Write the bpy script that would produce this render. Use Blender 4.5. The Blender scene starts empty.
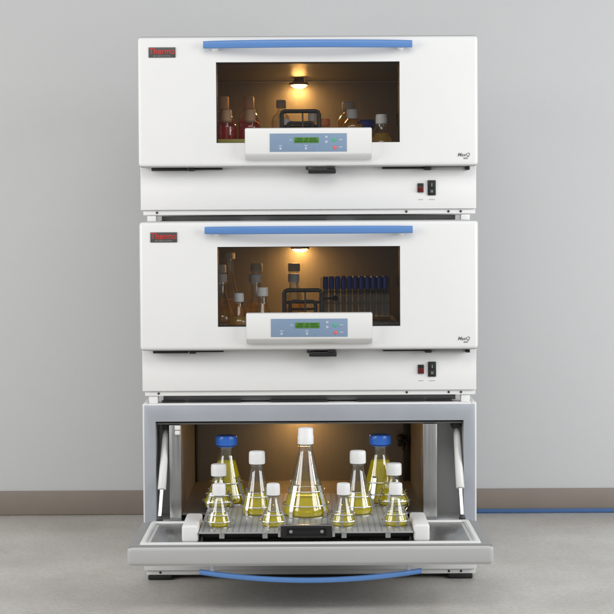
import bpy, bmesh, math, random
from mathutils import Matrix, Vector

random.seed(7)
S = bpy.context.scene
COL = S.collection
PI = math.pi

# ------------------------------------------------------------------ camera
TH, ROLL = math.radians(2.612), math.radians(0.30)
fwd = Vector((0, math.cos(TH), -math.sin(TH)))
up0 = Vector((0, math.sin(TH), math.cos(TH)))
rt0 = Vector((1, 0, 0))
rt = rt0 * math.cos(ROLL) - up0 * math.sin(ROLL)
up = rt0 * math.sin(ROLL) + up0 * math.cos(ROLL)
cd = bpy.data.cameras.new('camera')
cam = bpy.data.objects.new('camera', cd)
COL.objects.link(cam)
M = Matrix((( rt.x, up.x, -fwd.x, -0.005),
            ( rt.y, up.y, -fwd.y, -4.2),
            ( rt.z, up.z, -fwd.z, 0.88),
            (0, 0, 0, 1)))
cam.matrix_world = M
cd.sensor_width = 36.0
cd.lens = 1694.0 / 614.0 * 36.0
cd.clip_start, cd.clip_end = 0.05, 60
S.camera = cam

# ------------------------------------------------------------------ light and exposure
W = bpy.data.worlds.new('World')
S.world = W
W.use_nodes = True
bg = W.node_tree.nodes['Background']
bg.inputs['Color'].default_value = (0.93, 0.96, 1.0, 1)
bg.inputs['Strength'].default_value = 0.24
S.view_settings.view_transform = 'Standard'
S.view_settings.look = 'None'
S.view_settings.exposure = 0.0
S.view_settings.gamma = 1.0
S.cycles.use_denoising = True
S.cycles.max_bounces = 16
S.cycles.transparent_max_bounces = 40
S.cycles.transmission_bounces = 14
S.cycles.glossy_bounces = 6
S.cycles.diffuse_bounces = 5
S.cycles.sample_clamp_indirect = 4.0


def area_light(name, loc, target, sx, sy, power, col):
    d = bpy.data.lights.new(name, 'AREA')
    d.shape = 'RECTANGLE'
    d.size, d.size_y = sx, sy
    d.energy = power
    d.color = col
    o = bpy.data.objects.new(name, d)
    COL.objects.link(o)
    o.location = loc
    o.rotation_euler = (Vector(target) - Vector(loc)).to_track_quat('-Z', 'Y').to_euler()
    return o


area_light('softbox_of_the_left_side', (-2.4, -1.7, 1.45), (0, 0.0, 0.85), 1.5, 1.7, 35, (1.0, 0.985, 0.96))
area_light('softbox_of_the_right_side', (2.4, -1.7, 1.45), (0, 0.0, 0.85), 1.5, 1.7, 38, (0.97, 0.985, 1.0))
area_light('overhead_bank', (0.0, -2.7, 3.1), (0, 0.2, 1.0), 3.2, 1.4, 45, (1.0, 0.99, 0.97))
area_light('added_wall_fill_left', (-2.3, -0.35, 0.9), (-0.6, 1.06, 0.45), 0.6, 0.8, 10, (1.0, 0.99, 0.97))  # added fill with no real source, lifts the low wall on the left
area_light('added_wall_fill_right', (2.3, -0.35, 0.9), (0.6, 1.06, 0.45), 0.6, 0.8, 17, (0.98, 0.99, 1.0))  # same added fill for the right of the wall, set stronger

FLOOR_Z = -0.006


# ------------------------------------------------------------------ materials
def newmat(name):
    m = bpy.data.materials.new(name)
    m.use_nodes = True
    nt = m.node_tree
    return m, nt, nt.nodes['Principled BSDF'], nt.nodes['Material Output']


def mat(name, col, rough=0.5, metal=0.0, var=0.0, scale=8.0, bump=0.0, bscale=200.0, rvar=0.0, stretch=(1, 1, 1), spec=0.5):
    m, nt, p, out = newmat(name)
    p.inputs['Base Color'].default_value = (*col, 1)
    p.inputs['Roughness'].default_value = rough
    p.inputs['Metallic'].default_value = metal
    p.inputs['Specular IOR Level'].default_value = spec
    if var or bump or rvar:
        tc = nt.nodes.new('ShaderNodeTexCoord')
        mp = nt.nodes.new('ShaderNodeMapping')
        mp.inputs['Scale'].default_value = stretch
        nt.links.new(tc.outputs['Object'], mp.inputs['Vector'])
    if var or rvar:
        n = nt.nodes.new('ShaderNodeTexNoise')
        n.inputs['Scale'].default_value = scale
        n.inputs['Detail'].default_value = 6
        n.inputs['Roughness'].default_value = 0.6
        nt.links.new(mp.outputs['Vector'], n.inputs['Vector'])
        if var:
            r = nt.nodes.new('ShaderNodeMapRange')
            r.inputs['From Min'].default_value = 0.3
            r.inputs['From Max'].default_value = 0.7
            r.inputs['To Min'].default_value = 1 - var
            r.inputs['To Max'].default_value = 1 + var * 0.6
            nt.links.new(n.outputs['Fac'], r.inputs['Value'])
            x = nt.nodes.new('ShaderNodeMix')
            x.data_type = 'RGBA'
            x.blend_type = 'MULTIPLY'
            x.inputs['Factor'].default_value = 1
            x.inputs['A'].default_value = (*col, 1)
            nt.links.new(r.outputs['Result'], x.inputs['B'])
            nt.links.new(x.outputs['Result'], p.inputs['Base Color'])
        if rvar:
            r2 = nt.nodes.new('ShaderNodeMapRange')
            r2.inputs['From Min'].default_value = 0.3
            r2.inputs['From Max'].default_value = 0.7
            r2.inputs['To Min'].default_value = max(0.02, rough - rvar)
            r2.inputs['To Max'].default_value = rough + rvar
            nt.links.new(n.outputs['Fac'], r2.inputs['Value'])
            nt.links.new(r2.outputs['Result'], p.inputs['Roughness'])
    if bump:
        n2 = nt.nodes.new('ShaderNodeTexNoise')
        n2.inputs['Scale'].default_value = bscale
        n2.inputs['Detail'].default_value = 3
        nt.links.new(mp.outputs['Vector'], n2.inputs['Vector'])
        b = nt.nodes.new('ShaderNodeBump')
        b.inputs['Strength'].default_value = bump
        b.inputs['Distance'].default_value = 0.002
        nt.links.new(n2.outputs['Fac'], b.inputs['Height'])
        nt.links.new(b.outputs['Normal'], p.inputs['Normal'])
    return m


def glass_shell(name, tint, edge, gloss=1.0, blend=0.35, f0=0.05):
    """thin-walled glass: clear face on, denser at grazing angles, with mirror highlights"""
    m, nt, p, out = newmat(name)
    nt.nodes.remove(p)
    lw = nt.nodes.new('ShaderNodeLayerWeight')
    lw.inputs['Blend'].default_value = blend
    mx = nt.nodes.new('ShaderNodeMix')
    mx.data_type = 'RGBA'
    mx.inputs['A'].default_value = (*tint, 1)
    mx.inputs['B'].default_value = (*edge, 1)
    nt.links.new(lw.outputs['Facing'], mx.inputs['Factor'])
    tr = nt.nodes.new('ShaderNodeBsdfTransparent')
    nt.links.new(mx.outputs['Result'], tr.inputs['Color'])
    gl = nt.nodes.new('ShaderNodeBsdfGlossy')
    gl.inputs['Roughness'].default_value = 0.03
    gl.inputs['Color'].default_value = (gloss, gloss, gloss, 1)
    lf = nt.nodes.new('ShaderNodeLayerWeight')
    lf.inputs['Blend'].default_value = 0.5
    pw = nt.nodes.new('ShaderNodeMath')
    pw.operation = 'POWER'
    pw.inputs[1].default_value = 4.0
    nt.links.new(lf.outputs['Facing'], pw.inputs[0])
    fr = nt.nodes.new('ShaderNodeMapRange')
    fr.inputs['To Min'].default_value = f0
    fr.inputs['To Max'].default_value = 0.85
    nt.links.new(pw.outputs[0], fr.inputs['Value'])
    ms = nt.nodes.new('ShaderNodeMixShader')
    nt.links.new(fr.outputs['Result'], ms.inputs['Fac'])
    nt.links.new(tr.outputs['BSDF'], ms.inputs[1])
    nt.links.new(gl.outputs['BSDF'], ms.inputs[2])
    nt.links.new(ms.outputs['Shader'], out.inputs['Surface'])
    return m


def liquid(name, col, clear=0.3, body=0.2):
    m, nt, p, out = newmat(name)
    p.inputs['Base Color'].default_value = (*col, 1)
    p.inputs['Roughness'].default_value = 0.0
    p.inputs['IOR'].default_value = 1.33
    p.inputs['Transmission Weight'].default_value = 1.0
    tr = nt.nodes.new('ShaderNodeBsdfTransparent')
    tr.inputs['Color'].default_value = (*col, 1)
    tl = nt.nodes.new('ShaderNodeBsdfTranslucent')
    tl.inputs['Color'].default_value = (*col, 1)
    df = nt.nodes.new('ShaderNodeBsdfDiffuse')
    df.inputs['Color'].default_value = (*col, 1)
    a = nt.nodes.new('ShaderNodeMixShader')
    a.inputs['Fac'].default_value = 0.68
    nt.links.new(tl.outputs['BSDF'], a.inputs[1])
    nt.links.new(df.outputs['BSDF'], a.inputs[2])
    b = nt.nodes.new('ShaderNodeMixShader')
    b.inputs['Fac'].default_value = clear
    nt.links.new(p.outputs['BSDF'], b.inputs[1])
    nt.links.new(tr.outputs['BSDF'], b.inputs[2])
    c = nt.nodes.new('ShaderNodeMixShader')
    c.inputs['Fac'].default_value = body
    nt.links.new(b.outputs['Shader'], c.inputs[1])
    nt.links.new(a.outputs['Shader'], c.inputs[2])
    nt.links.new(c.outputs['Shader'], out.inputs['Surface'])
    return m


WHITE = mat('white powder coat', (0.80, 0.80, 0.795), 0.42, var=0.015, scale=3, bump=0.06, bscale=420, rvar=0.10)
WHITE2 = mat('white moulded plastic', (0.80, 0.80, 0.79), 0.35, bump=0.04, bscale=500)
CAPW = mat('white cap plastic', (0.84, 0.84, 0.84), 0.4)
CAPG = mat('grey white cap plastic', (0.74, 0.76, 0.78), 0.45)
CAPT = mat('beige cap plastic', (0.88, 0.56, 0.33), 0.5)
CAPB = mat('blue cap plastic', (0.035, 0.16, 0.62), 0.24)
CAPN = mat('navy cap plastic', (0.030, 0.070, 0.40), 0.4)
CAPO = mat('orange cap plastic', (0.92, 0.27, 0.09), 0.4)
BLUE = mat('blue handle plastic', (0.110, 0.250, 0.56), 0.32, var=0.03, scale=14)
GASK = mat('blue grey flange', (0.42, 0.445, 0.49), 0.36, metal=0.25, var=0.05, scale=5, rvar=0.06)
GASKW = mat('white rubber gasket', (0.78, 0.78, 0.77), 0.6)
EDGE = mat('grey door edge', (0.47, 0.47, 0.465), 0.4, var=0.03, scale=4, bump=0.04, bscale=300)
RIM = mat('grey door rim', (0.36, 0.36, 0.36), 0.45, metal=0.3)
STEEL = mat('brushed stainless steel', (0.52, 0.52, 0.51), 0.34, metal=0.9, var=0.06, scale=6, rvar=0.08, stretch=(40, 40, 1))
BAY = mat('dull steel bay', (0.60, 0.60, 0.60), 0.42, metal=0.4, var=0.06, scale=6)
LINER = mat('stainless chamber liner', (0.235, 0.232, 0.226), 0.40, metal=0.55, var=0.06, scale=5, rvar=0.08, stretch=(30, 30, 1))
STEELX = mat('bright spring steel', (0.62, 0.62, 0.62), 0.25, metal=1.0)
RAIL = mat('grey rail metal', (0.17, 0.17, 0.17), 0.45, metal=0.3)
PANELST = mat('brushed door liner', (0.40, 0.40, 0.395), 0.28, metal=0.95, var=0.08, scale=6, rvar=0.08, stretch=(60, 1, 60))
DARKMET = mat('dark metal', (0.05, 0.05, 0.05), 0.45, metal=0.4)
BLACK = mat('black plastic', (0.012, 0.012, 0.013), 0.4)
RUBBER = mat('black rubber', (0.015, 0.015, 0.015), 0.75)
STRUT = mat('pale strut tube', (0.72, 0.72, 0.70), 0.35)
BADGE = mat('charcoal badge', (0.07, 0.068, 0.065), 0.4)
BRED = mat('badge red', (0.62, 0.035, 0.03), 0.4)
BGREY = mat('badge grey', (0.26, 0.26, 0.26), 0.5)
INK = mat('dark grey print', (0.10, 0.10, 0.105), 0.6)
INKL = mat('light grey print', (0.50, 0.50, 0.50), 0.6)
PAD = mat('blue grey membrane', (0.21, 0.30, 0.43), 0.45, var=0.03, scale=60)
PADW = mat('pale membrane print', (0.46, 0.53, 0.62), 0.5)
PADG = mat('green membrane key', (0.10, 0.40, 0.28), 0.45)
PADR = mat('red membrane key', (0.72, 0.14, 0.14), 0.45)
REDL = mat('dark red lens', (0.12, 0.008, 0.008), 0.25)
GREENL = mat('pale green mark', (0.30, 0.42, 0.34), 0.4)
MATY = mat('yellow green tray plastic', (0.52, 0.48, 0.12), 0.5)
GLASS = glass_shell('borosilicate glass', (0.97, 0.98, 0.97), (0.62, 0.65, 0.62), f0=0.13)
WINDOW = glass_shell('smoked window glass', (0.94, 0.93, 0.915), (0.6, 0.6, 0.6), 0.7, f0=0.03)
CLEARP = glass_shell('clear plastic', (0.80, 0.81, 0.80), (0.45, 0.46, 0.46), 0.7)
MILK, nt, p, out = newmat('milky rack plastic')
p.inputs['Base Color'].default_value = (0.72, 0.72, 0.70, 1)
p.inputs['Roughness'].default_value = 0.35
p.inputs['Alpha'].default_value = 0.13
LIQY = liquid('yellow culture medium', (1.0, 0.90, 0.02), 0.16, 0.48)
LIQA = liquid('amber culture medium', (0.92, 0.66, 0.12), 0.30, 0.40)
LIQR = liquid('red culture medium', (0.85, 0.07, 0.035), 0.15, 0.65)

# LCD: dull green glass that gives off a little light of its own
LCD, nt, p, out = newmat('green lcd')
p.inputs['Base Color'].default_value = (0.07, 0.20, 0.03, 1)
p.inputs['Roughness'].default_value = 0.3
p.inputs['Emission Color'].default_value = (0.12, 0.40, 0.03, 1)
p.inputs['Emission Strength'].default_value = 0.06
LCDI = mat('lcd dark segments', (0.03, 0.09, 0.015), 0.4)

LENS, nt, p, out = newmat('lit lamp lens')
p.inputs['Base Color'].default_value = (0.9, 0.8, 0.6, 1)
p.inputs['Emission Color'].default_value = (1.0, 0.51, 0.14, 1)
p.inputs['Emission Strength'].default_value = 140.0

# perforated platform plate: rows of small dark holes on brushed aluminium
PLATE, nt, p, out = newmat('perforated aluminium plate')
p.inputs['Metallic'].default_value = 0.35
p.inputs['Roughness'].default_value = 0.36
tc = nt.nodes.new('ShaderNodeTexCoord')
vo = nt.nodes.new('ShaderNodeTexVoronoi')
vo.inputs['Scale'].default_value = 72.0
vo.inputs['Randomness'].default_value = 0.0
nt.links.new(tc.outputs['Object'], vo.inputs['Vector'])
vo.voronoi_dimensions = '2D'
cr = nt.nodes.new('ShaderNodeValToRGB')
cr.color_ramp.elements[0].position = 0.15
cr.color_ramp.elements[0].color = (0.02, 0.02, 0.02, 1)
cr.color_ramp.elements[1].position = 0.20
cr.color_ramp.elements[1].color = (0.46, 0.46, 0.45, 1)
nt.links.new(vo.outputs['Distance'], cr.inputs['Fac'])
nt.links.new(cr.outputs['Color'], p.inputs['Base Color'])

WALLM = mat('grey wall paint', (0.535, 0.54, 0.545), 0.75, var=0.02, scale=1.2, bump=0.15, bscale=260)
SKIRT = mat('brown vinyl skirting', (0.225, 0.190, 0.160), 0.5, var=0.05, scale=10)
BLUET = mat('blue floor strip', (0.06, 0.14, 0.33), 0.5)

# polished concrete: cloudy mottling with finer specks
CONC, nt, p, out = newmat('polished concrete')
tc = nt.nodes.new('ShaderNodeTexCoord')
n1 = nt.nodes.new('ShaderNodeTexNoise')
n1.inputs['Scale'].default_value = 2.6
n1.inputs['Detail'].default_value = 8
n1.inputs['Roughness'].default_value = 0.62
n2 = nt.nodes.new('ShaderNodeTexNoise')
n2.inputs['Scale'].default_value = 110
n2.inputs['Detail'].default_value = 4
for n in (n1, n2):
    nt.links.new(tc.outputs['Object'], n.inputs['Vector'])
cr = nt.nodes.new('ShaderNodeValToRGB')
cr.color_ramp.elements[0].position = 0.30
cr.color_ramp.elements[0].color = (0.42, 0.398, 0.362, 1)
cr.color_ramp.elements[1].position = 0.72
cr.color_ramp.elements[1].color = (0.61, 0.592, 0.555, 1)
nt.links.new(n1.outputs['Fac'], cr.inputs['Fac'])
mr = nt.nodes.new('ShaderNodeMapRange')
mr.inputs['From Min'].default_value = 0.35
mr.inputs['From Max'].default_value = 0.65
mr.inputs['To Min'].default_value = 0.88
mr.inputs['To Max'].default_value = 1.05
nt.links.new(n2.outputs['Fac'], mr.inputs['Value'])
mx = nt.nodes.new('ShaderNodeMix')
mx.data_type = 'RGBA'
mx.blend_type = 'MULTIPLY'
mx.inputs['Factor'].default_value = 1
nt.links.new(cr.outputs['Color'], mx.inputs['A'])
nt.links.new(mr.outputs['Result'], mx.inputs['B'])
nt.links.new(mx.outputs['Result'], p.inputs['Base Color'])
mr2 = nt.nodes.new('ShaderNodeMapRange')
mr2.inputs['To Min'].default_value = 0.22
mr2.inputs['To Max'].default_value = 0.46
nt.links.new(n1.outputs['Fac'], mr2.inputs['Value'])
nt.links.new(mr2.outputs['Result'], p.inputs['Roughness'])


# ------------------------------------------------------------------ mesh helpers
def merge(dst, src):
    me = bpy.data.meshes.new('t')
    src.to_mesh(me)
    src.free()
    dst.from_mesh(me)
    bpy.data.meshes.remove(me)


def add_box(bm, x0, x1, y0, y1, z0, z1, bev=0.0, seg=2):
    b = bmesh.new()
    bmesh.ops.create_cube(b, size=1.0)
    for v in b.verts:
        v.co = Vector((x0 + (v.co.x + .5) * (x1 - x0), y0 + (v.co.y + .5) * (y1 - y0), z0 + (v.co.z + .5) * (z1 - z0)))
    if bev:
        bmesh.ops.bevel(b, geom=list(b.edges), offset=bev, segments=seg, affect='EDGES', profile=0.5)
    merge(bm, b)
    return bm


def add_lathe(bm, prof, n=40, c=(0, 0, 0), axis='Z', caps=(True, True)):
    """prof: list of (r, h) bottom to top"""
    b = bmesh.new()
    rings = []
    for r, h in prof:
        rings.append([b.verts.new((r * math.cos(2 * PI * k / n), r * math.sin(2 * PI * k / n), h)) for k in range(n)])
    for a, d in zip(rings, rings[1:]):
        for k in range(n):
            b.faces.new((a[k], a[(k + 1) % n], d[(k + 1) % n], d[k]))
    if caps[0]:
        b.faces.new(list(reversed(rings[0])))
    if caps[1]:
        b.faces.new(rings[-1])
    if axis == 'Y':      # lathe axis pointing towards -Y (out of a front face)
        for v in b.verts:
            x, y, z = v.co
            v.co = (x, -z, y)
    for v in b.verts:
        v.co += Vector(c)
    bmesh.ops.recalc_face_normals(b, faces=list(b.faces))
    merge(bm, b)
    return bm


def add_tube(bm, pts, r, n=10, closed=False):
    b = bmesh.new()
    pts = [Vector(p) for p in pts]
    rs = r if isinstance(r, (list, tuple)) else [r] * len(pts)
    rings = []
    N = len(pts)
    prev = None
    for i, p_ in enumerate(pts):
        a = pts[(i - 1) % N] if (closed or i) else p_
        c = pts[(i + 1) % N] if (closed or i < N - 1) else p_
        t = (c - a).normalized()
        u = prev - t * prev.dot(t) if prev is not None else None
        if u is None or u.length < 1e-5:
            ref = Vector((0, 0, 1)) if abs(t.z) < .9 else Vector((1, 0, 0))
            u = ref.cross(t)
        u.normalize()
        prev = u
        w = t.cross(u)
        rings.append([b.verts.new(p_ + (u * math.cos(2 * PI * k / n) + w * math.sin(2 * PI * k / n)) * rs[i]) for k in range(n)])
    for i in range(N if closed else N - 1):
        a, d = rings[i], rings[(i + 1) % N]
        for k in range(n):
            b.faces.new((a[k], a[(k + 1) % n], d[(k + 1) % n], d[k]))
    if not closed:
        b.faces.new(list(reversed(rings[0])))
        b.faces.new(rings[-1])
    bmesh.ops.recalc_face_normals(b, faces=list(b.faces))
    merge(bm, b)
    return bm


def add_ring_frame(bm, x0, x1, z0, z1, w, y0, y1, bev=0.002):
    """rectangular frame in the XZ plane as one piece, butt-free"""
    b = bmesh.new()
    o = [(x0, z0), (x1, z0), (x1, z1), (x0, z1)]
    i = [(x0 + w, z0 + w), (x1 - w, z0 + w), (x1 - w, z1 - w), (x0 + w, z1 - w)]
    V = {}
    for tag_, pts in (('o', o), ('i', i)):
        for y in (y0, y1):
            V[tag_, y] = [b.verts.new((x, y, z)) for x, z in pts]
    for k in range(4):
        j = (k + 1) % 4
        b.faces.new((V['o', y0][k], V['o', y0][j], V['i', y0][j], V['i', y0][k]))
        b.faces.new((V['o', y1][j], V['o', y1][k], V['i', y1][k], V['i', y1][j]))
        b.faces.new((V['o', y0][j], V['o', y0][k], V['o', y1][k], V['o', y1][j]))
        b.faces.new((V['i', y0][k], V['i', y0][j], V['i', y1][j], V['i', y1][k]))
    bmesh.ops.recalc_face_normals(b, faces=list(b.faces))
    if bev:
        bmesh.ops.bevel(b, geom=list(b.edges), offset=bev, segments=2, affect='EDGES')
    merge(bm, b)
    return bm


def obj(name, bm, m, parent=None, loc=(0, 0, 0), rot=(0, 0, 0), smooth=True):
    me = bpy.data.meshes.new(name)
    bm.to_mesh(me)
    bm.free()
    if m:
        me.materials.append(m)
    o = bpy.data.objects.new(name, me)
    COL.objects.link(o)
    o.location = loc
    o.rotation_euler = rot
    if parent:
        o.parent = parent
    if smooth:
        for f in me.polygons:
            f.use_smooth = True
        me.set_sharp_from_angle(angle=math.radians(35))
    return o


def cut(o, x0, x1, y0, y1, z0, z1, bev=0.0):
    """cut a real opening through a part"""
    b = add_box(bmesh.new(), x0, x1, y0, y1, z0, z1, bev)
    me = bpy.data.meshes.new('cutter')
    b.to_mesh(me)
    b.free()
    c = bpy.data.objects.new('cutter', me)
    COL.objects.link(c)
    md = o.modifiers.new('cut', 'BOOLEAN')
    md.object = c
    md.operation = 'DIFFERENCE'
    md.solver = 'EXACT'
    bpy.context.view_layer.update()
    c.matrix_world = o.matrix_world.copy()
    bpy.context.view_layer.update()
    dg = bpy.context.evaluated_depsgraph_get()
    new = bpy.data.meshes.new_from_object(o.evaluated_get(dg))
    o.modifiers.clear()
    o.data = new
    bpy.data.objects.remove(c)
    for f in new.polygons:
        f.use_smooth = True
    new.set_sharp_from_angle(angle=math.radians(35))


def text(name, s, size, m, parent, loc, rot, shear=0.0, fat=0.0, sx=1.0, align='CENTER'):
    c = bpy.data.curves.new(name, 'FONT')
    c.body = s
    c.size = size
    c.align_x = align
    c.align_y = 'CENTER'
    c.shear = shear
    c.offset = fat
    c.extrude = 0.00015
    t = bpy.data.objects.new(name, c)
    COL.objects.link(t)
    bpy.context.view_layer.update()
    me = bpy.data.meshes.new_from_object(t.evaluated_get(bpy.context.evaluated_depsgraph_get()))
    bpy.data.objects.remove(t)
    for v in me.vertices:
        v.co.x *= sx
    me.materials.clear()
    me.materials.append(m)
    o = bpy.data.objects.new(name, me)
    COL.objects.link(o)
    o.parent = parent
    o.location = loc
    o.rotation_euler = rot
    return o


def tag(o, label=None, cat=None, group=None, kind=None):
    for k, v in (('label', label), ('category', cat), ('group', group), ('kind', kind)):
        if v:
            o[k] = v
    return o


def thing(name, label, cat, loc, group=None, rz=0.0):
    o = bpy.data.objects.new(name, None)
    o.empty_display_size = 0.05
    COL.objects.link(o)
    o.location = loc
    o.rotation_euler = (0, 0, rz)
    return tag(o, label, cat, group)


def copy_tree(o, parent=None):
    c = o.copy()
    COL.objects.link(c)
    if parent:
        c.parent = parent
    for ch in list(o.children):
        copy_tree(ch, c)
    return c


# ------------------------------------------------------------------ the setting
WALL_Y = 1.06
o = obj('floor', add_box(bmesh.new(), -5, 5, -7, WALL_Y + .2, FLOOR_Z - .1, FLOOR_Z), CONC, smooth=False)
tag(o, 'polished grey brown concrete floor under the incubators', 'floor', kind='structure')
o = obj('wall', add_box(bmesh.new(), -5, 5, WALL_Y, WALL_Y + .12, FLOOR_Z + .002, 3.4), WALLM, smooth=False)
tag(o, 'plain grey painted wall behind the incubator stack', 'wall', kind='structure')
bm = add_box(bmesh.new(), -5, 5, WALL_Y - .008, WALL_Y - .0005, FLOOR_Z + .001, 0.070, .002)
o = obj('skirting_board', bm, SKIRT)
tag(o, 'brown skirting along the foot of the grey wall', 'skirting', kind='structure')
bm = add_box(bmesh.new(), 0.44, 5, WALL_Y - .016, WALL_Y - .0085, FLOOR_Z + .001, 0.0075, .002)
o = obj('floor_strip', bm, BLUET)
tag(o, 'thin blue strip under the brown skirting', 'strip', kind='structure')

# ------------------------------------------------------------------ incubator shaker
Z0 = -FLOOR_Z                 # part frame lies this far above the thing's base
PITCH = 0.456
HX = 0.4215                   # half width
DOOR_Z, DOOR_H, DOOR_T = 0.124, 0.323, 0.047
CX = -0.019                   # chamber is off centre, as in the photo
XL, XR = -0.3255, 0.287       # chamber inside walls
PLAT_X0, PLAT_X1, PLAT_Z = -0.2585, 0.2385, 0.180
UPX = (PI / 2, 0, 0)


def build_door(root, opened):
    dl = (0, -0.010, 0.106 + Z0) if opened else (0, 0.008, DOOR_Z + Z0)
    dr = (PI / 2, 0, 0) if opened else (0, 0, 0)
    wz0, wz1 = 0.1835 - DOOR_Z, 0.3825 - DOOR_Z
    d = obj('door', add_box(bmesh.new(), -.4225, .4225, 0, DOOR_T, 0, DOOR_H, .011, 4), WHITE, root, dl, dr)
    cut(d, -.227, .227, -.05, .12, wz0, wz1, .0)
    d.data.materials.append(EDGE)
    for f in d.data.polygons:
        if abs(f.normal.y) < .6 and f.center.y > .004:
            f.material_index = 1
    # window, seal
    b = add_box(bmesh.new(), -.2268, .2268, .010, .015, wz0 + .0002, wz1 - .0002)
    obj('window', b, WINDOW, d, smooth=False)
    b = add_ring_frame(bmesh.new(), -.2269, .2269, wz0 + .0001, wz1 - .0001, .0016, .0152, .041, .0)
    obj('window_seal', b, DARKMET, d)
    # inside face: stainless liner, rim and white gasket
    b = add_box(bmesh.new(), -.372, .372, DOOR_T + .0003, DOOR_T + .003, .034, DOOR_H - .034, .001)
    ip = obj('inner_panel', b, PANELST, d)
    cut(ip, -.227, .227, 0, .1, wz0, wz1)
    b = add_ring_frame(bmesh.new(), -.395, .395, .012, DOOR_H - .012, .014, DOOR_T - .001, DOOR_T + .0065, .003)
    obj('gasket', b, GASKW, d)
    b = add_ring_frame(bmesh.new(), -.4185, .4185, .0040, DOOR_H - .0040, .0225, DOOR_T - .008, DOOR_T + .0016, .001)
    obj('rim', b, RIM, d)
    # blue bow handle
    hz = 0.4235 - DOOR_Z
    b = bmesh.new()
    N = 36
    secs = []
    for i in range(N + 1):
        x = -.257 + .514 * i / N
        u = x / .257
        yc = -(.016 + .021 * (1 - u * u))
        hh = .0098 * (1 - .10 * abs(u) ** 6)
        secs.append((x, yc, hh))
    prof = []
    for k in range(16):
        a = 2 * PI * k / 16
        ca, sa = math.cos(a), math.sin(a)
        prof.append((math.copysign(abs(ca) ** .6, ca) * .0058, math.copysign(abs(sa) ** .6, sa)))
    rings = [[b.verts.new((x, yc + py, hz + pz * hh)) for py, pz in prof] for x, yc, hh in secs]
    for a, c in zip(rings, rings[1:]):
        for k in range(16):
            b.faces.new((a[k], a[(k + 1) % 16], c[(k + 1) % 16], c[k]))
    b.faces.new(rings[0])
    b.faces.new(list(reversed(rings[-1])))
    bmesh.ops.recalc_face_normals(b, faces=list(b.faces))
    obj('handle', b, BLUE, d)
    for x in (-.229, .229):
        b = add_lathe(bmesh.new(), [(.0085, -.0002), (.0065, .004), (.006, .019)], 20, (x, 0, hz - .007), 'Y')
        obj('handle_post', b, WHITE2, d)
    # maker's badge
    b = add_box(bmesh.new(), -.393, -.3265, -.0025, -.0002, .3945 - DOOR_Z, .4195 - DOOR_Z, .0008)
    obj('badge', b, BADGE, d)
    text('badge_lettering', 'Thermo', .0212, BRED, d, (-.3597, -.0028, .4093 - DOOR_Z), UPX, fat=.0002, sx=.90)
    text('badge_small_lettering', 'SCIENTIFIC', .0062, BGREY, d, (-.3590, -.0028, .3980 - DOOR_Z), UPX, sx=1.45)
    text('model_lettering', 'MaxQ', .0125, INK, d, (.3845, -.0003, .1513 - DOOR_Z), UPX, shear=.25, fat=.00012, sx=.94)
    text('model_number', '8000', .0055, INK, d, (.3895, -.0003, .1425 - DOOR_Z), UPX, shear=.2)

    # control panel, fixed on the door's face (kept as a part of its own)
    off = DOOR_Z
    b = bmesh.new()
    x0, x1 = -.1555, .1565
    pr = [(-.0003, .1405), (-.0003, .2186), (-.026, .2186), (-.0295, .2165), (-.0305, .2130), (-.0305, .1570), (-.0285, .1535), (-.012, .1420)]
    vs = [[b.verts.new((sx, y, z - off)) for y, z in pr] for sx in (x0, x1)]
    n = len(pr)
    for k in range(n):
        b.faces.new((vs[0][k], vs[0][(k + 1) % n], vs[1][(k + 1) % n], vs[1][k]))
    b.faces.new(vs[0])
    b.faces.new(list(reversed(vs[1])))
    bmesh.ops.recalc_face_normals(b, faces=list(b.faces))
    bmesh.ops.bevel(b, geom=[e for e in b.edges if e.calc_face_angle(0) > 1.2], offset=.0018, segments=2, affect='EDGES')
    cp = obj('control_panel', b, WHITE2, root, dl, dr)
    f = -.0305
    obj('keypad', add_box(bmesh.new(), -.0945, .0950, f - .0008, f - .0001, .1595 - off, .2045 - off, .0003), PAD, cp)
    obj('display', add_box(bmesh.new(), -.0345, .0260, f - .0016, f - .0009, .1810 - off, .1950 - off, .0003), LCD, cp)
    b = bmesh.new()
    rr = random.Random(3)
    for row, zz in ((0, .1912), (1, .1853)):
        for k in range(16):
            if rr.random() < .25:
                continue
            xx = -.0315 + k * .0035
            add_box(b, xx, xx + .0023, f - .0019, f - .0017, zz - off - .0019, zz - off + .0019)
    obj('display_segments', b, LCDI, cp, smooth=False)
    for x, z, m_, r in ((.064, .1885, PADG, .0056), (.0655, .1695, PADR, .0046)):
        obj('key', add_lathe(bmesh.new(), [(r, 0), (r, .0004), (r * .9, .0007)], 24, (x, f - .0009, z - off), 'Y'), m_, cp)
    for x, z in ((.0445, .1955), (.0445, .1835)):
        b = add_box(bmesh.new(), x - .0032, x + .0032, f - .0015, f - .0009, z - off - .003, z - off + .003, .0004)
        obj('key', b, PADW, cp)
    for x in (-.068, -.0255, -.0055, .0155):
        w = .0028 if x != -.0255 and x != .0155 else .0018
        b = add_box(bmesh.new(), x - w, x + w, f - .0015, f - .0009, .1675 - off - .003, .1675 - off + .003, .0004)
        obj('key', b, PADW if w > .002 else PAD, cp)
    for x, z, w in ((.080, .189, .0045), (.080, .171, .0045), (-.043, .1885, .003), (-.068, .1745, .004), (-.0055, .1745, .004)):
        obj('keypad_mark', add_box(bmesh.new(), x - w, x + w, f - .0012, f - .00095, z - off - .0011, z - off + .0011), PADW, cp, smooth=False)
    return d


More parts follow.
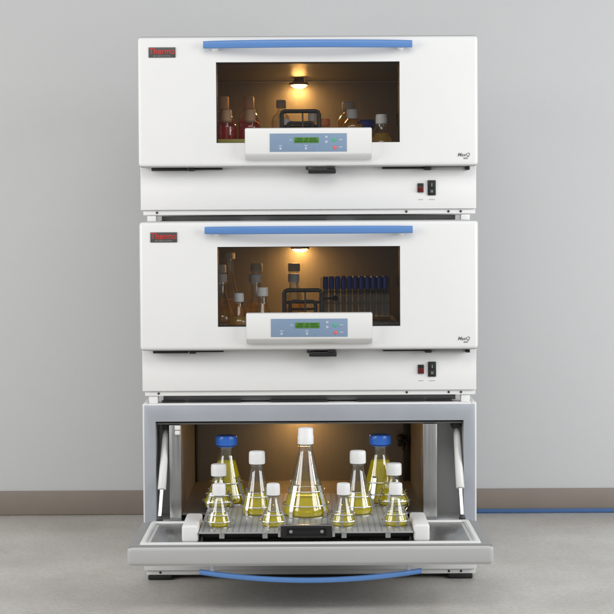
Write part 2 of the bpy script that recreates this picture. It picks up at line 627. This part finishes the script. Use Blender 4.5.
def build_unit(label, k, opened=False):
    root = thing('incubator_shaker', label, 'incubator', (0, 0, k * PITCH + FLOOR_Z), 'stacked incubator shakers')

    def part(name, bm, m, parent=root, smooth=True):
        return obj(name, bm, m, parent, (0, 0, Z0) if parent is root else (0, 0, 0), smooth=smooth)

    # white sheet-metal cabinet: shell walls round the chamber
    b = bmesh.new()
    Yb = .74
    add_box(b, -HX, HX, .064, Yb, .0185, .1165, .003)                   # base box
    add_box(b, -HX, -HX + .012, .0600, Yb, .1168, .4425, .002)
    add_box(b, HX - .012, HX, .0600, Yb, .1168, .4425, .002)
    add_box(b, -HX + .0122, HX - .0122, .0602, Yb, .4285, .4424, .002)
    add_box(b, -HX + .0122, HX - .0122, Yb - .012, Yb - .0005, .1168, .4283, .001)
    part('cabinet', b, WHITE)
    part('lower_panel', add_box(bmesh.new(), -HX + .0005, HX - .0005, .0585, .0638, .0190, .1300 if not opened else .118, .0015), WHITE)
    bl = part('base_lip', add_box(bmesh.new(), -HX + .006, HX - .002, .066, .70, .0062, .0183, .0015), WHITE2)
    for x in (-.381, .246, .352, .383):
        obj('screw', add_lathe(bmesh.new(), [(.0032, -.0003), (.0030, .001), (.002, .0015)], 14, (x, .0659, .0125), 'Y'), DARKMET, bl)
    # feet (white stacking blocks; the lowest unit stands on black rubber)
    for x in (-.395, .395):
        for y in (.09, .64):
            if opened:
                b = add_box(bmesh.new(), x - .017, x + .045 if x < 0 else x + .017, y - .03, y + .03, FLOOR_Z + .0001, .0061, .004, 3)
                if x > 0:
                    b.free()
                    b = add_box(bmesh.new(), x - .045, x + .017, y - .03, y + .03, FLOOR_Z + .0001, .0061, .004, 3)
            else:
                b = add_box(bmesh.new(), x - .011, x + .011, y - .02, y + .02, -.0133, .0061, .002)
            part('foot', b, RUBBER if opened else WHITE2)
    b = add_box(bmesh.new(), -.372, .372, .10, .125, -.0095 if not opened else -.004, .0040, .001)
    part('stacking_rail', b, RAIL)
    if not opened:
        for x0, x1 in ((-.375, -.314), (-.31, -.17), (-.10, .05), (.12, .296), (.30, .365)):
            part('cable_strip', add_box(bmesh.new(), x0, x1 - .004, .085, .0995, -.0122, -.0085 + .002 * rnd.random(), .0006), BLACK)

    # blue-grey flange round the chamber mouth
    b = bmesh.new()
    add_box(b, -.4170, .4170, .0535 if opened else .0585, .0597, .1310, .4392, .0005)
    fl = part('flange', b, GASK)
    cut(fl, -.3885, .3885, .03, .1, .1440, .3985)
    b = add_box(bmesh.new(), -.4092, .4092, .0599, .0722, .1200, .4280)
    throat = obj('throat', b, GASK, fl)
    cut(throat, -.3888, .3888, .03, .1, .1437, .3988)

    # chamber: back, ceiling, floor, side walls, cheek plates, strut bays
    b = bmesh.new()
    add_box(b, XL - .004, XR + .004, .6205, .624, .150, .3885)           # back
    add_box(b, -.3885, .3885, .0725, .6200, .3890, .3930)                # ceiling
    add_box(b, XL, XR, .0725, .6200, .158, .1630)                        # floor
    add_box(b, XL - .004, XL - .0005, .0725, .6202, .1465, .3885)        # left wall
    add_box(b, XR + .0005, XR + .004, .0725, .6202, .1465, .3885)        # right wall
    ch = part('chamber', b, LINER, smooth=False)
    for x0, x1 in ((-.3550, XL - .0002), (XR + .0002, .3220)):
        obj('cheek_plate', add_box(bmesh.new(), x0, x1, .0640, .0722, .1445, .3880, .001), STEEL, ch)
    for x0, x1, s in ((-.3885, -.3552, -1), (.3222, .3885, 1)):
        b = add_box(bmesh.new(), x0, x1, .165, .168, .1440, .3885)
        add_box(b, x0, x1, .0725, .1652, .1438, .1462)
        xs = x0 - .002 if s < 0 else x1
        add_box(b, xs, xs + .0022, .0725, .165, .1442, .3885)
        obj('strut_bay', b, BAY, ch, smooth=False)
    # back corner seams, right one widened to paint in the side wall's shade, dark port knob with its loop
    for x0, x1 in ((XL + .0005, XL + .006), (XR - .020, XR - .0005)):
        obj('corner_seam_and_shade', add_box(bmesh.new(), x0, x1, .600, .6203, .1632, .3885, .001), DARKMET, ch)
    b = bmesh.new()
    add_lathe(b, [(.011, 0), (.012, .006), (.009, .016), (.004, .019)], 20, (.260, .5990, .287), 'Y')
    add_tube(b, [(.260, .585, .283), (.272, .582, .283), (.277, .582, .274), (.277, .582, .258), (.271, .582, .252), (.266, .582, .258), (.266, .582, .270)], .003, 8)
    add_box(b, .252, .281, .5985, .6201, .262, .294, .002)
    obj('wall_knob', b, BLACK, ch)

    b = add_box(bmesh.new(), XL + .0062, XR - .0205, .6120, .6198, .3835, .3888, .001)
    obj('lit_edge_strip', b, STEEL, ch)  # bright strip added to draw the lamplit back edge of the ceiling
    # lamp under the ceiling at the back
    lx, ly = -.024, .545
    b = add_lathe(bmesh.new(), [(.0235, .3700), (.0262, .3715), (.0262, .3780), (.0150, .3800), (.0130, .3889)], 36, (lx, ly, 0), caps=(False, True))
    lamp = part('lamp', b, mat('lamp bezel', (0.55, 0.42, 0.33), 0.35, metal=.6) if k == 2 else bpy.data.materials.get('lamp bezel') or DARKMET)
    b = add_lathe(bmesh.new(), [(.004, .3620), (.012, .3635), (.0185, .3670), (.0225, .3710)], 32, (lx, ly, 0), caps=(True, True))
    obj('lamp_lens', b, LENS, lamp)

    # shaking platform: perforated plate, black drive tray below, pulled out when the door is down
    dy = -.300 if opened else .060
    P1 = dy + .58
    b = add_box(bmesh.new(), PLAT_X0, PLAT_X1, dy, P1, PLAT_Z - .0035, PLAT_Z, .0008)
    pl = part('platform', b, PLATE)
    b = bmesh.new()
    add_box(b, PLAT_X0 + .004, PLAT_X1 - .004, dy + .03, P1 - .03, .1645, PLAT_Z - .0037, .001)
    if opened:
        add_box(b, PLAT_X0 + .006, PLAT_X1 - .006, dy + .045, .05, .1560, .1643, .001)
    obj('drive_tray', b, BLACK, pl)
    if opened:
        b = bmesh.new()
        add_box(b, -.068, .050, dy - .014, dy - .0005, .168, .1965, .002)
        h = obj('platform_grip', b, BLACK, pl)
        cut(h, -.055, .037, dy - .03, dy - .008, .174, .191)
        b = bmesh.new()
        add_box(b, -.075, -.0685, dy - .012, dy + .02, .170, .1935, .001)
        add_box(b, .0505, .057, dy - .012, dy + .02, .170, .1935, .001)
        for x in (-.045, .027):
            add_lathe(b, [(.0045, 0), (.004, .002)], 16, (x, dy - .0078, .1825), 'Y')
        add_box(b, -.068, .050, dy - .0145, dy - .001, .1967, .1985, .0005)
        obj('grip_bracket', b, STEELX, pl)
        for x in (-.105, .078, -.205, .18):
            obj('edge_clip', add_box(bmesh.new(), x - .006, x + .006, dy - .004, dy - .0004, .166, .1795, .0008), STEEL, pl)
        # white guide blocks beside the platform
        for x0, x1 in ((-.2985, -.2605), (.2405, .2770)):
            bb = bmesh.new()
            add_box(bb, x0, x1, dy + .002, -.125, .1560, .196, .006, 3)
            obj('guide_block', bb, WHITE2, pl)

    # door hinge hardware and catch in the slot under the door
    if opened:
        b = bmesh.new()
        add_box(b, -.405, .405, -.0090, .0535, .139, .1460, .001)
        part('hinge', b, STEEL)
    else:
        for x0, x1, y0, zz in ((-.391, -.304, .030, .1165), (-.300, -.284, .026, .1155), (-.282, -.215, .038, .1185),
                               (.185, .2895, .038, .1185), (.290, .306, .026, .1150), (.392, .402, .026, .1150)):
            part('hinge', add_box(bmesh.new(), x0, x1, y0, .0580, zz, .1236, .001), BLACK)
        part('hinge_bar', add_box(bmesh.new(), .3065, .3915, .034, .0580, .1160, .1225, .001), RIM)
        b = bmesh.new()
        add_box(b, -.0005, .0685, .012, .0580, .1075, .1195, .002)
        add_box(b, .046, .066, .010, .030, .118, .1236, .001)
        add_box(b, -.006, .000, .012, .040, .117, .1233, .001)
        part('catch', b, BLACK)

    # power switch and indicator on the lower panel
    sw = part('power_switch', add_box(bmesh.new(), .2990, .3195, .0545, .0584, .0525, .0905, .0015), BLACK)
    b = bmesh.new()
    add_box(b, .3020, .3165, .0505, .0543, .0722, .0880, .0012)
    add_box(b, .3020, .3165, .0520, .0543, .0552, .0718, .0012)
    obj('rocker', b, RUBBER, sw)
    b = bmesh.new()
    add_box(b, .3085, .3100, .0501, .0504, .0745, .0830)
    add_ring_frame(b, .3068, .3118, .0600, .0650, .0011, .0516, .0519, 0)
    obj('rocker_marks', b, GREENL, sw, smooth=False)
    ind = part('indicator', add_box(bmesh.new(), .2735, .2890, .0550, .0584, .0600, .0830, .0012), BLACK)
    obj('indicator_lens', add_box(bmesh.new(), .2752, .2873, .0525, .0548, .0612, .0745, .0010), REDL, ind)
    b = bmesh.new()
    for x, w in ((.2815, .006), (.3095, .0075)):
        add_box(b, x - w, x + w, .0581, .0584, .0410, .0436)
    part('switch_print', b, INKL, smooth=False)

    # gas struts in the bays
    if opened:
        sb = part('door_switch', add_box(bmesh.new(), -.3405, -.3270, .058, .0638, .3765, .3875, .001), WHITE2)
        obj('plunger', add_box(bmesh.new(), -.3400, -.3275, .0555, .0636, .3640, .3745, .002), WHITE2, sb)
        for s, xt, xb in ((-1, -.3660, -.3755), (1, .3745, .3795)):
            A = Vector((xt, .105, .372))
            B = Vector((xb, -.005, .157))
            d = B - A
            st = bmesh.new()
            q = [(0, .0040), (.02, .0055), (.06, .0082), (.15, .0088), (.45, .0100), (.655, .0106), (.665, .0090)]
            add_tube(st, [A + d * t for t, _ in q], [r for _, r in q], 18)
            go = part('gas_strut', st, STRUT)
            st = add_tube(bmesh.new(), [A + d * .6655, A + d * .97], .0052, 14)
            obj('piston_rod', st, STEELX, go)
            st = bmesh.new()
            add_lathe(st, [(.0075, .1545), (.0085, .159), (.0065, .166), (.004, .169)], 16, (xb, -.005, 0))
            obj('strut_mount', st, DARKMET, go)
            obj('strut_bracket', add_box(bmesh.new(), xt - .010, xt + .010, .100, .1645, .371, .3885, .001), DARKMET, go)
    build_door(root, opened)
    return root


rnd = random.Random(11)
top_unit = build_unit('topmost incubator of the stack, door closed, red bottles behind its window', 2)
mid_unit = copy_tree(top_unit)
mid_unit.location.z = 1 * PITCH + FLOOR_Z
mid_unit['label'] = 'middle incubator of the stack, door closed, rack of blue capped tubes inside'
low_unit = build_unit('bottom incubator of the stack with its door folded down and platform pulled out', 0, True)
low_platform = [c for c in low_unit.children if c.name.startswith('platform')][0]


# ------------------------------------------------------------------ glassware
def flask_profile(R, H, rn, zs):
    """conical flask: base radius R, overall glass height H, neck radius rn, neck starts at zs"""
    pr = [(R * .55, 0.0006), (R * .86, 0.0), (R * .955, .0018), (R * .995, .0060), (R, .0110)]
    z1, r1 = .0110, R
    for i in range(1, 9):
        t = i / 8
        tt = t + .06 * math.sin(PI * t)
        pr.append((r1 + (rn - r1) * min(1, tt) if t < 1 else rn, z1 + (zs - z1) * t))
    pr += [(rn, zs + (H - zs) * .45), (rn, H - .006), (rn + .0016, H - .004), (rn + .0018, H)]
    return pr


def radius_at(pr, z):
    for (r0, z0), (r1, z1) in zip(pr, pr[1:]):
        if z0 <= z <= z1 and z1 > z0:
            return r0 + (r1 - r0) * (z - z0) / (z1 - z0)
    return pr[-1][0]


def make_flask(name, label, cat, group, R, H, rn, zs, fill, cap_r, cap_h, cap_m, liq_m, loc, tier=False):
    root = thing(name, label, cat, loc, group)
    pr = flask_profile(R, H, rn, zs)
    b = add_lathe(bmesh.new(), pr, 56, caps=(True, False))
    obj('glass_body', b, GLASS, root)
    lp = [(r - .0011, z + .0009) for r, z in pr if z < fill - .002]
    lp.append((radius_at(pr, fill) - .0011, fill))
    lp.append((radius_at(pr, fill) - .0022, fill - .0006))
    obj('liquid', add_lathe(bmesh.new(), lp, 56), liq_m, root)
    # screw cap with ribbed skirt and a collar ring below
    b = bmesh.new()
    n = 72
    zc0, zc1 = H - .012, H - .012 + cap_h
    prof = [(cap_r * .93, zc0), (cap_r * .985, zc0 + .001), (cap_r, zc0 + .003), (cap_r, zc0 + cap_h * .55), (cap_r * .985, zc1 - .004), (cap_r * .94, zc1 - .0012), (cap_r * .84, zc1)]
    if tier:
        prof = [(cap_r * .97, zc0), (cap_r * 1.04, zc0 + .001), (cap_r * 1.04, zc0 + cap_h * .5), (cap_r * .99, zc0 + cap_h * .54), (cap_r * .97, zc1 - .003), (cap_r * .92, zc1 - .0008), (cap_r * .8, zc1)]
    add_lathe(b, prof, n, caps=(False, True))
    for v in b.verts:
        r = math.hypot(v.co.x, v.co.y)
        if r > cap_r * .975 and zc0 + .002 < v.co.z < zc1 - .003:
            k = round(math.atan2(v.co.y, v.co.x) / (2 * PI / n))
            if k % 2:
                v.co.x *= .975
                v.co.y *= .975
    cap = obj('cap', b, cap_m, root)
    obj('neck_ring', add_lathe(bmesh.new(), [(rn + .0004, H - .0165), (rn + .003, H - .0160), (rn + .003, H - .0140), (rn + .0004, H - .0135)], 40), cap_m if cap_m is CAPB else GLASS, cap)
    return root, pr


def make_clamp(pr, R, H, parent, loc):
    """spring-steel flask clamp: base disc, four fingers, spring ring"""
    b = bmesh.new()
    add_lathe(b, [(R * .7, -.0032), (R * .98, -.0028), (R * .98, -.0008), (R * .7, -.0004)], 36)
    hz = H * .40
    for q in range(4):
        a = PI / 4 + q * PI / 2 + .12
        ca, sa = math.cos(a), math.sin(a)
        w = max(.0050, R * .19)
        pts = [(R * .8, -.0015), (R + .0022, -.0012), (R + .0038, .008)]
        for i in range(1, 6):
            z = .008 + (hz - .008) * i / 5
            pts.append((radius_at(pr, z) + .0030, z))
        pts.append((radius_at(pr, hz) + .0085, hz + .006))
        rows = []
        for r, z in pts:
            rows.append([b.verts.new((r * ca - s * w * sa * .5, r * sa + s * w * ca * .5, z)) for s in (-1, 1)])
            rows[-1] += [b.verts.new(((r + .0012) * ca - s * w * sa * .5, (r + .0012) * sa + s * w * ca * .5, z)) for s in (1, -1)]
        for u, v in zip(rows, rows[1:]):
            for k in range(4):
                b.faces.new((u[k], u[(k + 1) % 4], v[(k + 1) % 4], v[k]))
        b.faces.new(rows[0])
        b.faces.new(list(reversed(rows[-1])))
    bmesh.ops.recalc_face_normals(b, faces=list(b.faces))
    for zr in (hz * .82, hz * .36):
        rr = radius_at(pr, zr) + .0056
        add_tube(b, [(rr * math.cos(2 * PI * k / 40), rr * math.sin(2 * PI * k / 40), zr) for k in range(40)], .0016, 8, True)
    return obj('flask_clamp', b, STEELX, parent, loc)


PZ = PLAT_Z + .0032
FG = 'capped flasks on the pulled out platform'
SMALL = dict(R=.0270, H=.0840, rn=.0105, zs=.068, fill=.026, cap_r=.0158, cap_h=.0270, cap_m=CAPW, liq_m=LIQY)
MED = dict(R=.0370, H=.1345, rn=.0135, zs=.113, fill=.043, cap_r=.0198, cap_h=.0310, cap_m=CAPW, liq_m=LIQY)
SQUAT = dict(R=.0375, H=.0870, rn=.0135, zs=.064, fill=.040, cap_r=.0195, cap_h=.0300, cap_m=CAPW, liq_m=LIQY)
BIG = dict(R=.0560, H=.1845, rn=.0165, zs=.160, fill=.046, cap_r=.0188, cap_h=.0400, cap_m=CAPW, liq_m=LIQY)
WIDE = dict(R=.0520, H=.1580, rn=.0200, zs=.122, fill=.104, cap_r=.0280, cap_h=.0245, cap_m=CAPB, liq_m=LIQY)

low_flasks = [
    (BIG, [(-.010, -.070, 'tallest flask, white capped, standing in the middle of the platform')], True),
    (WIDE, [(-.214, .130, 'blue capped flask at the back of the platform, behind the left white caps'),
            (.181, .130, 'blue capped flask at the back of the platform, near the black wall knob')], False),
    (MED, [(-.130, -.055, 'medium white capped flask left of the tallest flask'),
           (.118, -.055, 'medium white capped flask right of the tallest flask')], False),
    (SQUAT, [(-.231, .070, 'squat white capped flask between the left blue cap and a small flask'),
             (.213, .070, 'squat white capped flask in front of the right blue cap')], False),
    (SMALL, [(-.215, -.225, 'small front row flask beside the left white guide block'),
             (-.087, -.225, 'small front row flask left of the black grip'),
             (.079, -.225, 'small front row flask right of the black grip'),
             (.202, -.225, 'small front row flask beside the right white guide block')], False),
]
for spec, spots, tier in low_flasks:
    proto, pr = make_flask('erlenmeyer_flask', spots[0][2], 'flask', FG, loc=(spots[0][0], spots[0][1], PZ), tier=tier, **spec)
    clamp0 = make_clamp(pr, spec['R'], spec['H'], low_platform, (spots[0][0], spots[0][1], PZ))
    for i, (x, y, lab) in enumerate(spots):
        if i:
            f = copy_tree(proto)
            f.location = (x, y, PZ)
            f['label'] = lab
            c = clamp0.copy()
            COL.objects.link(c)
            c.parent = low_platform
            c.location = (x, y, PZ)
            f.rotation_euler.z = .4 * i
            c.rotation_euler.z = .25 * i


# ------------------------------------------------------------------ contents of the closed units
def make_bottle(name, label, cat, group, R, Hb, rn, cap_r, cap_h, fill, cap_m, liq_m, loc, glass=GLASS):
    root = thing(name, label, cat, loc, group)
    pr = [(R * .8, .001), (R * .93, 0), (R, .006), (R, Hb * .58), (R * .97, Hb * .64), (R * .78, Hb * .73), (rn * 1.15, Hb * .80), (rn, Hb * .84), (rn, Hb)]
    obj('glass_body', add_lathe(bmesh.new(), pr, 40, caps=(True, False)), glass, root)
    lp = [(r - .0012, z + .001) for r, z in pr if z < fill - .002] + [(radius_at(pr, fill) - .0012, fill)]
    obj('liquid', add_lathe(bmesh.new(), lp, 40), liq_m, root)
    z0 = Hb - cap_h * .7
    obj('cap', add_lathe(bmesh.new(), [(cap_r * .94, z0), (cap_r, z0 + .002), (cap_r, z0 + cap_h - .003), (cap_r * .88, z0 + cap_h)], 36, caps=(False, True)), cap_m, root)
    return root


def px_x(px, y, s0=1680.0):       # metres across at depth y for a distance measured on the photograph
    return px / s0 * (4.2 + y)


P_TOP = 2 * PITCH + PLAT_Z + .0004
P_MID = 1 * PITCH + PLAT_Z + .0004

# top unit: four red bottles at the left
red = [(-.228, .40, .134, 'red medium bottle with beige cap, back row, cut by the window edge'),
       (-.160, .40, .134, 'red medium bottle with beige cap, back row, nearer the lamp'),
       (-.214, .25, .088, 'red medium bottle with beige cap, front row, at the window edge'),
       (-.152, .25, .088, 'red medium bottle with beige cap, front row, beside the control panel')]
RG = 'red bottles in the top incubator'
for i, (x, y, h, lab) in enumerate(red):
    make_bottle('media_bottle', lab, 'bottle', RG, .0285, h, .0115, .0152, .034, h * .60, CAPT, LIQR, (x, y, P_TOP + .004))
b = bmesh.new()
add_box(b, -.272, -.110, .180, .45, 0, .003, .001)
for x0, x1, y0, y1 in ((-.272, -.110, .180, .184), (-.272, -.110, .446, .45), (-.272, -.268, .1842, .4458), (-.114, -.110, .1842, .4458)):
    add_box(b, x0, x1, y0, y1, .0032, .022, .001)
o = obj('tray', b, MATY, None, (0, 0, P_TOP))
tag(o, 'shallow yellow green tray under the red bottles', 'tray')


def make_rack(label, loc, h1, h2):
    root = thing('wire_rack', label, 'rack', loc, 'black wire racks')
    for nm, x, h, yy, r in (('outer_frame', .0475, h1, 0, .0053), ('inner_frame', .0325, h2, .010, .0046)):
        b = bmesh.new()
        c = .008
        add_tube(b, [(-x, yy, .002), (-x, yy, h - c), (-x + c * .3, yy, h - c * .3), (-x + c, yy, h), (x - c, yy, h), (x - c * .3, yy, h - c * .3), (x, yy, h - c), (x, yy, .002)], r, 12)
        add_tube(b, [(-x, yy + .07, .002), (-x, yy + .07, h * .62), (x, yy + .07, h * .62), (x, yy + .07, .002)], r * .8, 10)
        for sx in (-x, x):
            add_tube(b, [(sx, yy, h * .55), (sx, yy + .07, h * .55)], r * .7, 8)
        obj(nm, b, BLACK, root)
    b = add_tube(bmesh.new(), [(.006, .006, .003), (.006, .006, h1)], .0022, 8)
    obj('upright', b, BLACK, root)
    return root


rack_top = make_rack('black wire rack under the lamp in the top incubator', (-.0195, .13, P_TOP), .0890, .0600)
rack_mid = copy_tree(rack_top)
rack_mid.location = (-.0155, .13, P_MID)
rack_mid['label'] = 'black wire rack beside the tube rack in the middle incubator'

BG = 'bottles in the top incubator'
make_bottle('media_bottle', 'clear bottle with grey cap behind the black wire rack, directly under the lamp', 'bottle', BG, .026, .131, .010, .0135, .022, .045, CAPG, LIQA, (-.072, .40, P_TOP))
make_bottle('media_bottle', 'small bottle with pale cap seen through the black wire rack', 'bottle', BG, .022, .070, .009, .0110, .024, .030, CAPG, LIQA, (-.058, .26, P_TOP))
make_bottle('media_bottle', 'bottle with pale cap behind the right bar of the black wire rack', 'bottle', BG, .022, .088, .009, .0110, .022, .040, CAPG, LIQA, (.012, .27, P_TOP))
make_bottle('media_bottle', 'low bottle with orange cap right of the black wire rack', 'bottle', BG, .022, .072, .010, .0140, .018, .040, CAPO, LIQA, (.044, .26, P_TOP))
make_bottle('media_bottle', 'amber bottle, taller of the two white capped ones right of the orange cap', 'bottle', BG, .032, .126, .013, .0178, .021, .084, CAPG, LIQA, (.110, .40, P_TOP))
make_bottle('media_bottle', 'amber bottle, shorter and nearer of the two white capped ones right of the orange cap', 'bottle', BG, .026, .094, .012, .0150, .024, .062, CAPG, LIQA, (.117, .25, P_TOP))
make_bottle('jar', 'jar with wide navy blue lid between two white capped vessels', 'jar', BG, .024, .070, .020, .0240, .022, .035, CAPN, LIQA, (.153, .30, P_TOP))
make_flask('erlenmeyer_flask', 'white capped amber flask at the right edge of the top window', 'flask', 'flasks in the closed incubators', .0300, .070, .0110, .048, .034, .0150, .0245, CAPG, LIQA, (.189, .17, P_TOP))

# middle unit: flasks of several sizes at the left, tube rack at the right
MG = 'grey capped flasks in the middle incubator'
mid = [(-.2190, .49, .176, .016, .040, 'tall dim flask, highest cap in the left corner of the middle window'),
       (-.2400, .40, .140, .0165, .036, 'flask at the left window edge, upper of two caps there'),
       (-.2310, .28, .118, .0145, .033, 'flask at the left window edge, lower of two caps there'),
       (-.1420, .42, .143, .0170, .038, 'dim flask behind the paired caps left of the lamp glow'),
       (-.1420, .28, .117, .0165, .034, 'flask with pale cap just below a dimmer cap'),
       (-.1190, .14, .086, .0145, .029, 'flask with brightest pale cap, nearest to the wire rack'),
       (-.1800, .14, .072, .0135, .028, 'shortest flask, in front at the left of the middle window'),
       (-.0400, .42, .142, .0165, .037, 'dark capped flask under the lamp, above a paler cap'),
       (-.0400, .28, .117, .0150, .033, 'flask with pale cap directly above the black wire rack')]
for i, (x, y, h, cr_, R, lab) in enumerate(mid):
    f, _ = make_flask('erlenmeyer_flask', lab, 'flask', MG, R, h, cr_ * .68, h * .70, h * .30, cr_, .0225 if i else .018, CAPG, LIQA, (x, y, P_MID))

# tube rack
tx0, tx1, ty = .035, .214, .33
root = thing('tube_rack', 'pale clear tube rack holding rows of blue capped tubes', 'rack', ((tx0 + tx1) / 2, ty, P_MID))
hw = (tx1 - tx0) / 2
for z0, z1 in ((.003, .008), (.045, .049), (.076, .080)):
    obj('shelf', add_box(bmesh.new(), -hw, hw, -.035, .035, z0, z1, .001), CLEARP, root)
obj('front_panel', add_box(bmesh.new(), -hw, hw, -.0375, -.0355, .012, .072, .0005), MILK, root)
for x in (-hw - .0035, hw + .0005):
    obj('end_plate', add_box(bmesh.new(), x, x + .003, -.036, .036, 0, .115, .001), CLEARP, root)
b = add_tube(bmesh.new(), [(-hw - .006, -.06, .062), (-hw + .035, -.06, .062)], .0028, 8)
add_lathe(b, [(.003, .056), (.0065, .059), (.0065, .066), (.003, .069)], 16, (-hw + .035, -.06, 0))
add_box(b, -hw - .008, -hw - .003, -.064, .0, .058, .066, .001)
obj('side_arm', b, BLACK, root)
TG = 'blue capped tubes in the rack'
tube0 = None
rows = ('front', 'middle', 'back')
for r_, yy in enumerate((-.024, 0, .024)):
    for k in range(11):
        x = tx0 + .010 + k * (tx1 - tx0 - .020) / 10
        lab = 'clear tube with navy blue cap standing in the pale rack'
        if tube0 is None:
            tube0 = thing('capped_tube', lab, 'tube', (x, ty + yy, P_MID + .0085), TG)
            obj('tube', add_lathe(bmesh.new(), [(.001, 0), (.004, .010), (.0055, .018), (.0058, .100)], 18, caps=(True, False)), CLEARP, tube0)
            obj('cap', add_lathe(bmesh.new(), [(.0070, .076), (.0072, .078), (.0072, .106), (.0060, .109)], 20, caps=(False, True)), CAPN, tube0)
        else:
            t = copy_tree(tube0)
            t.location = (x, ty + yy, P_MID + .0085 + rnd.uniform(0, .0015))
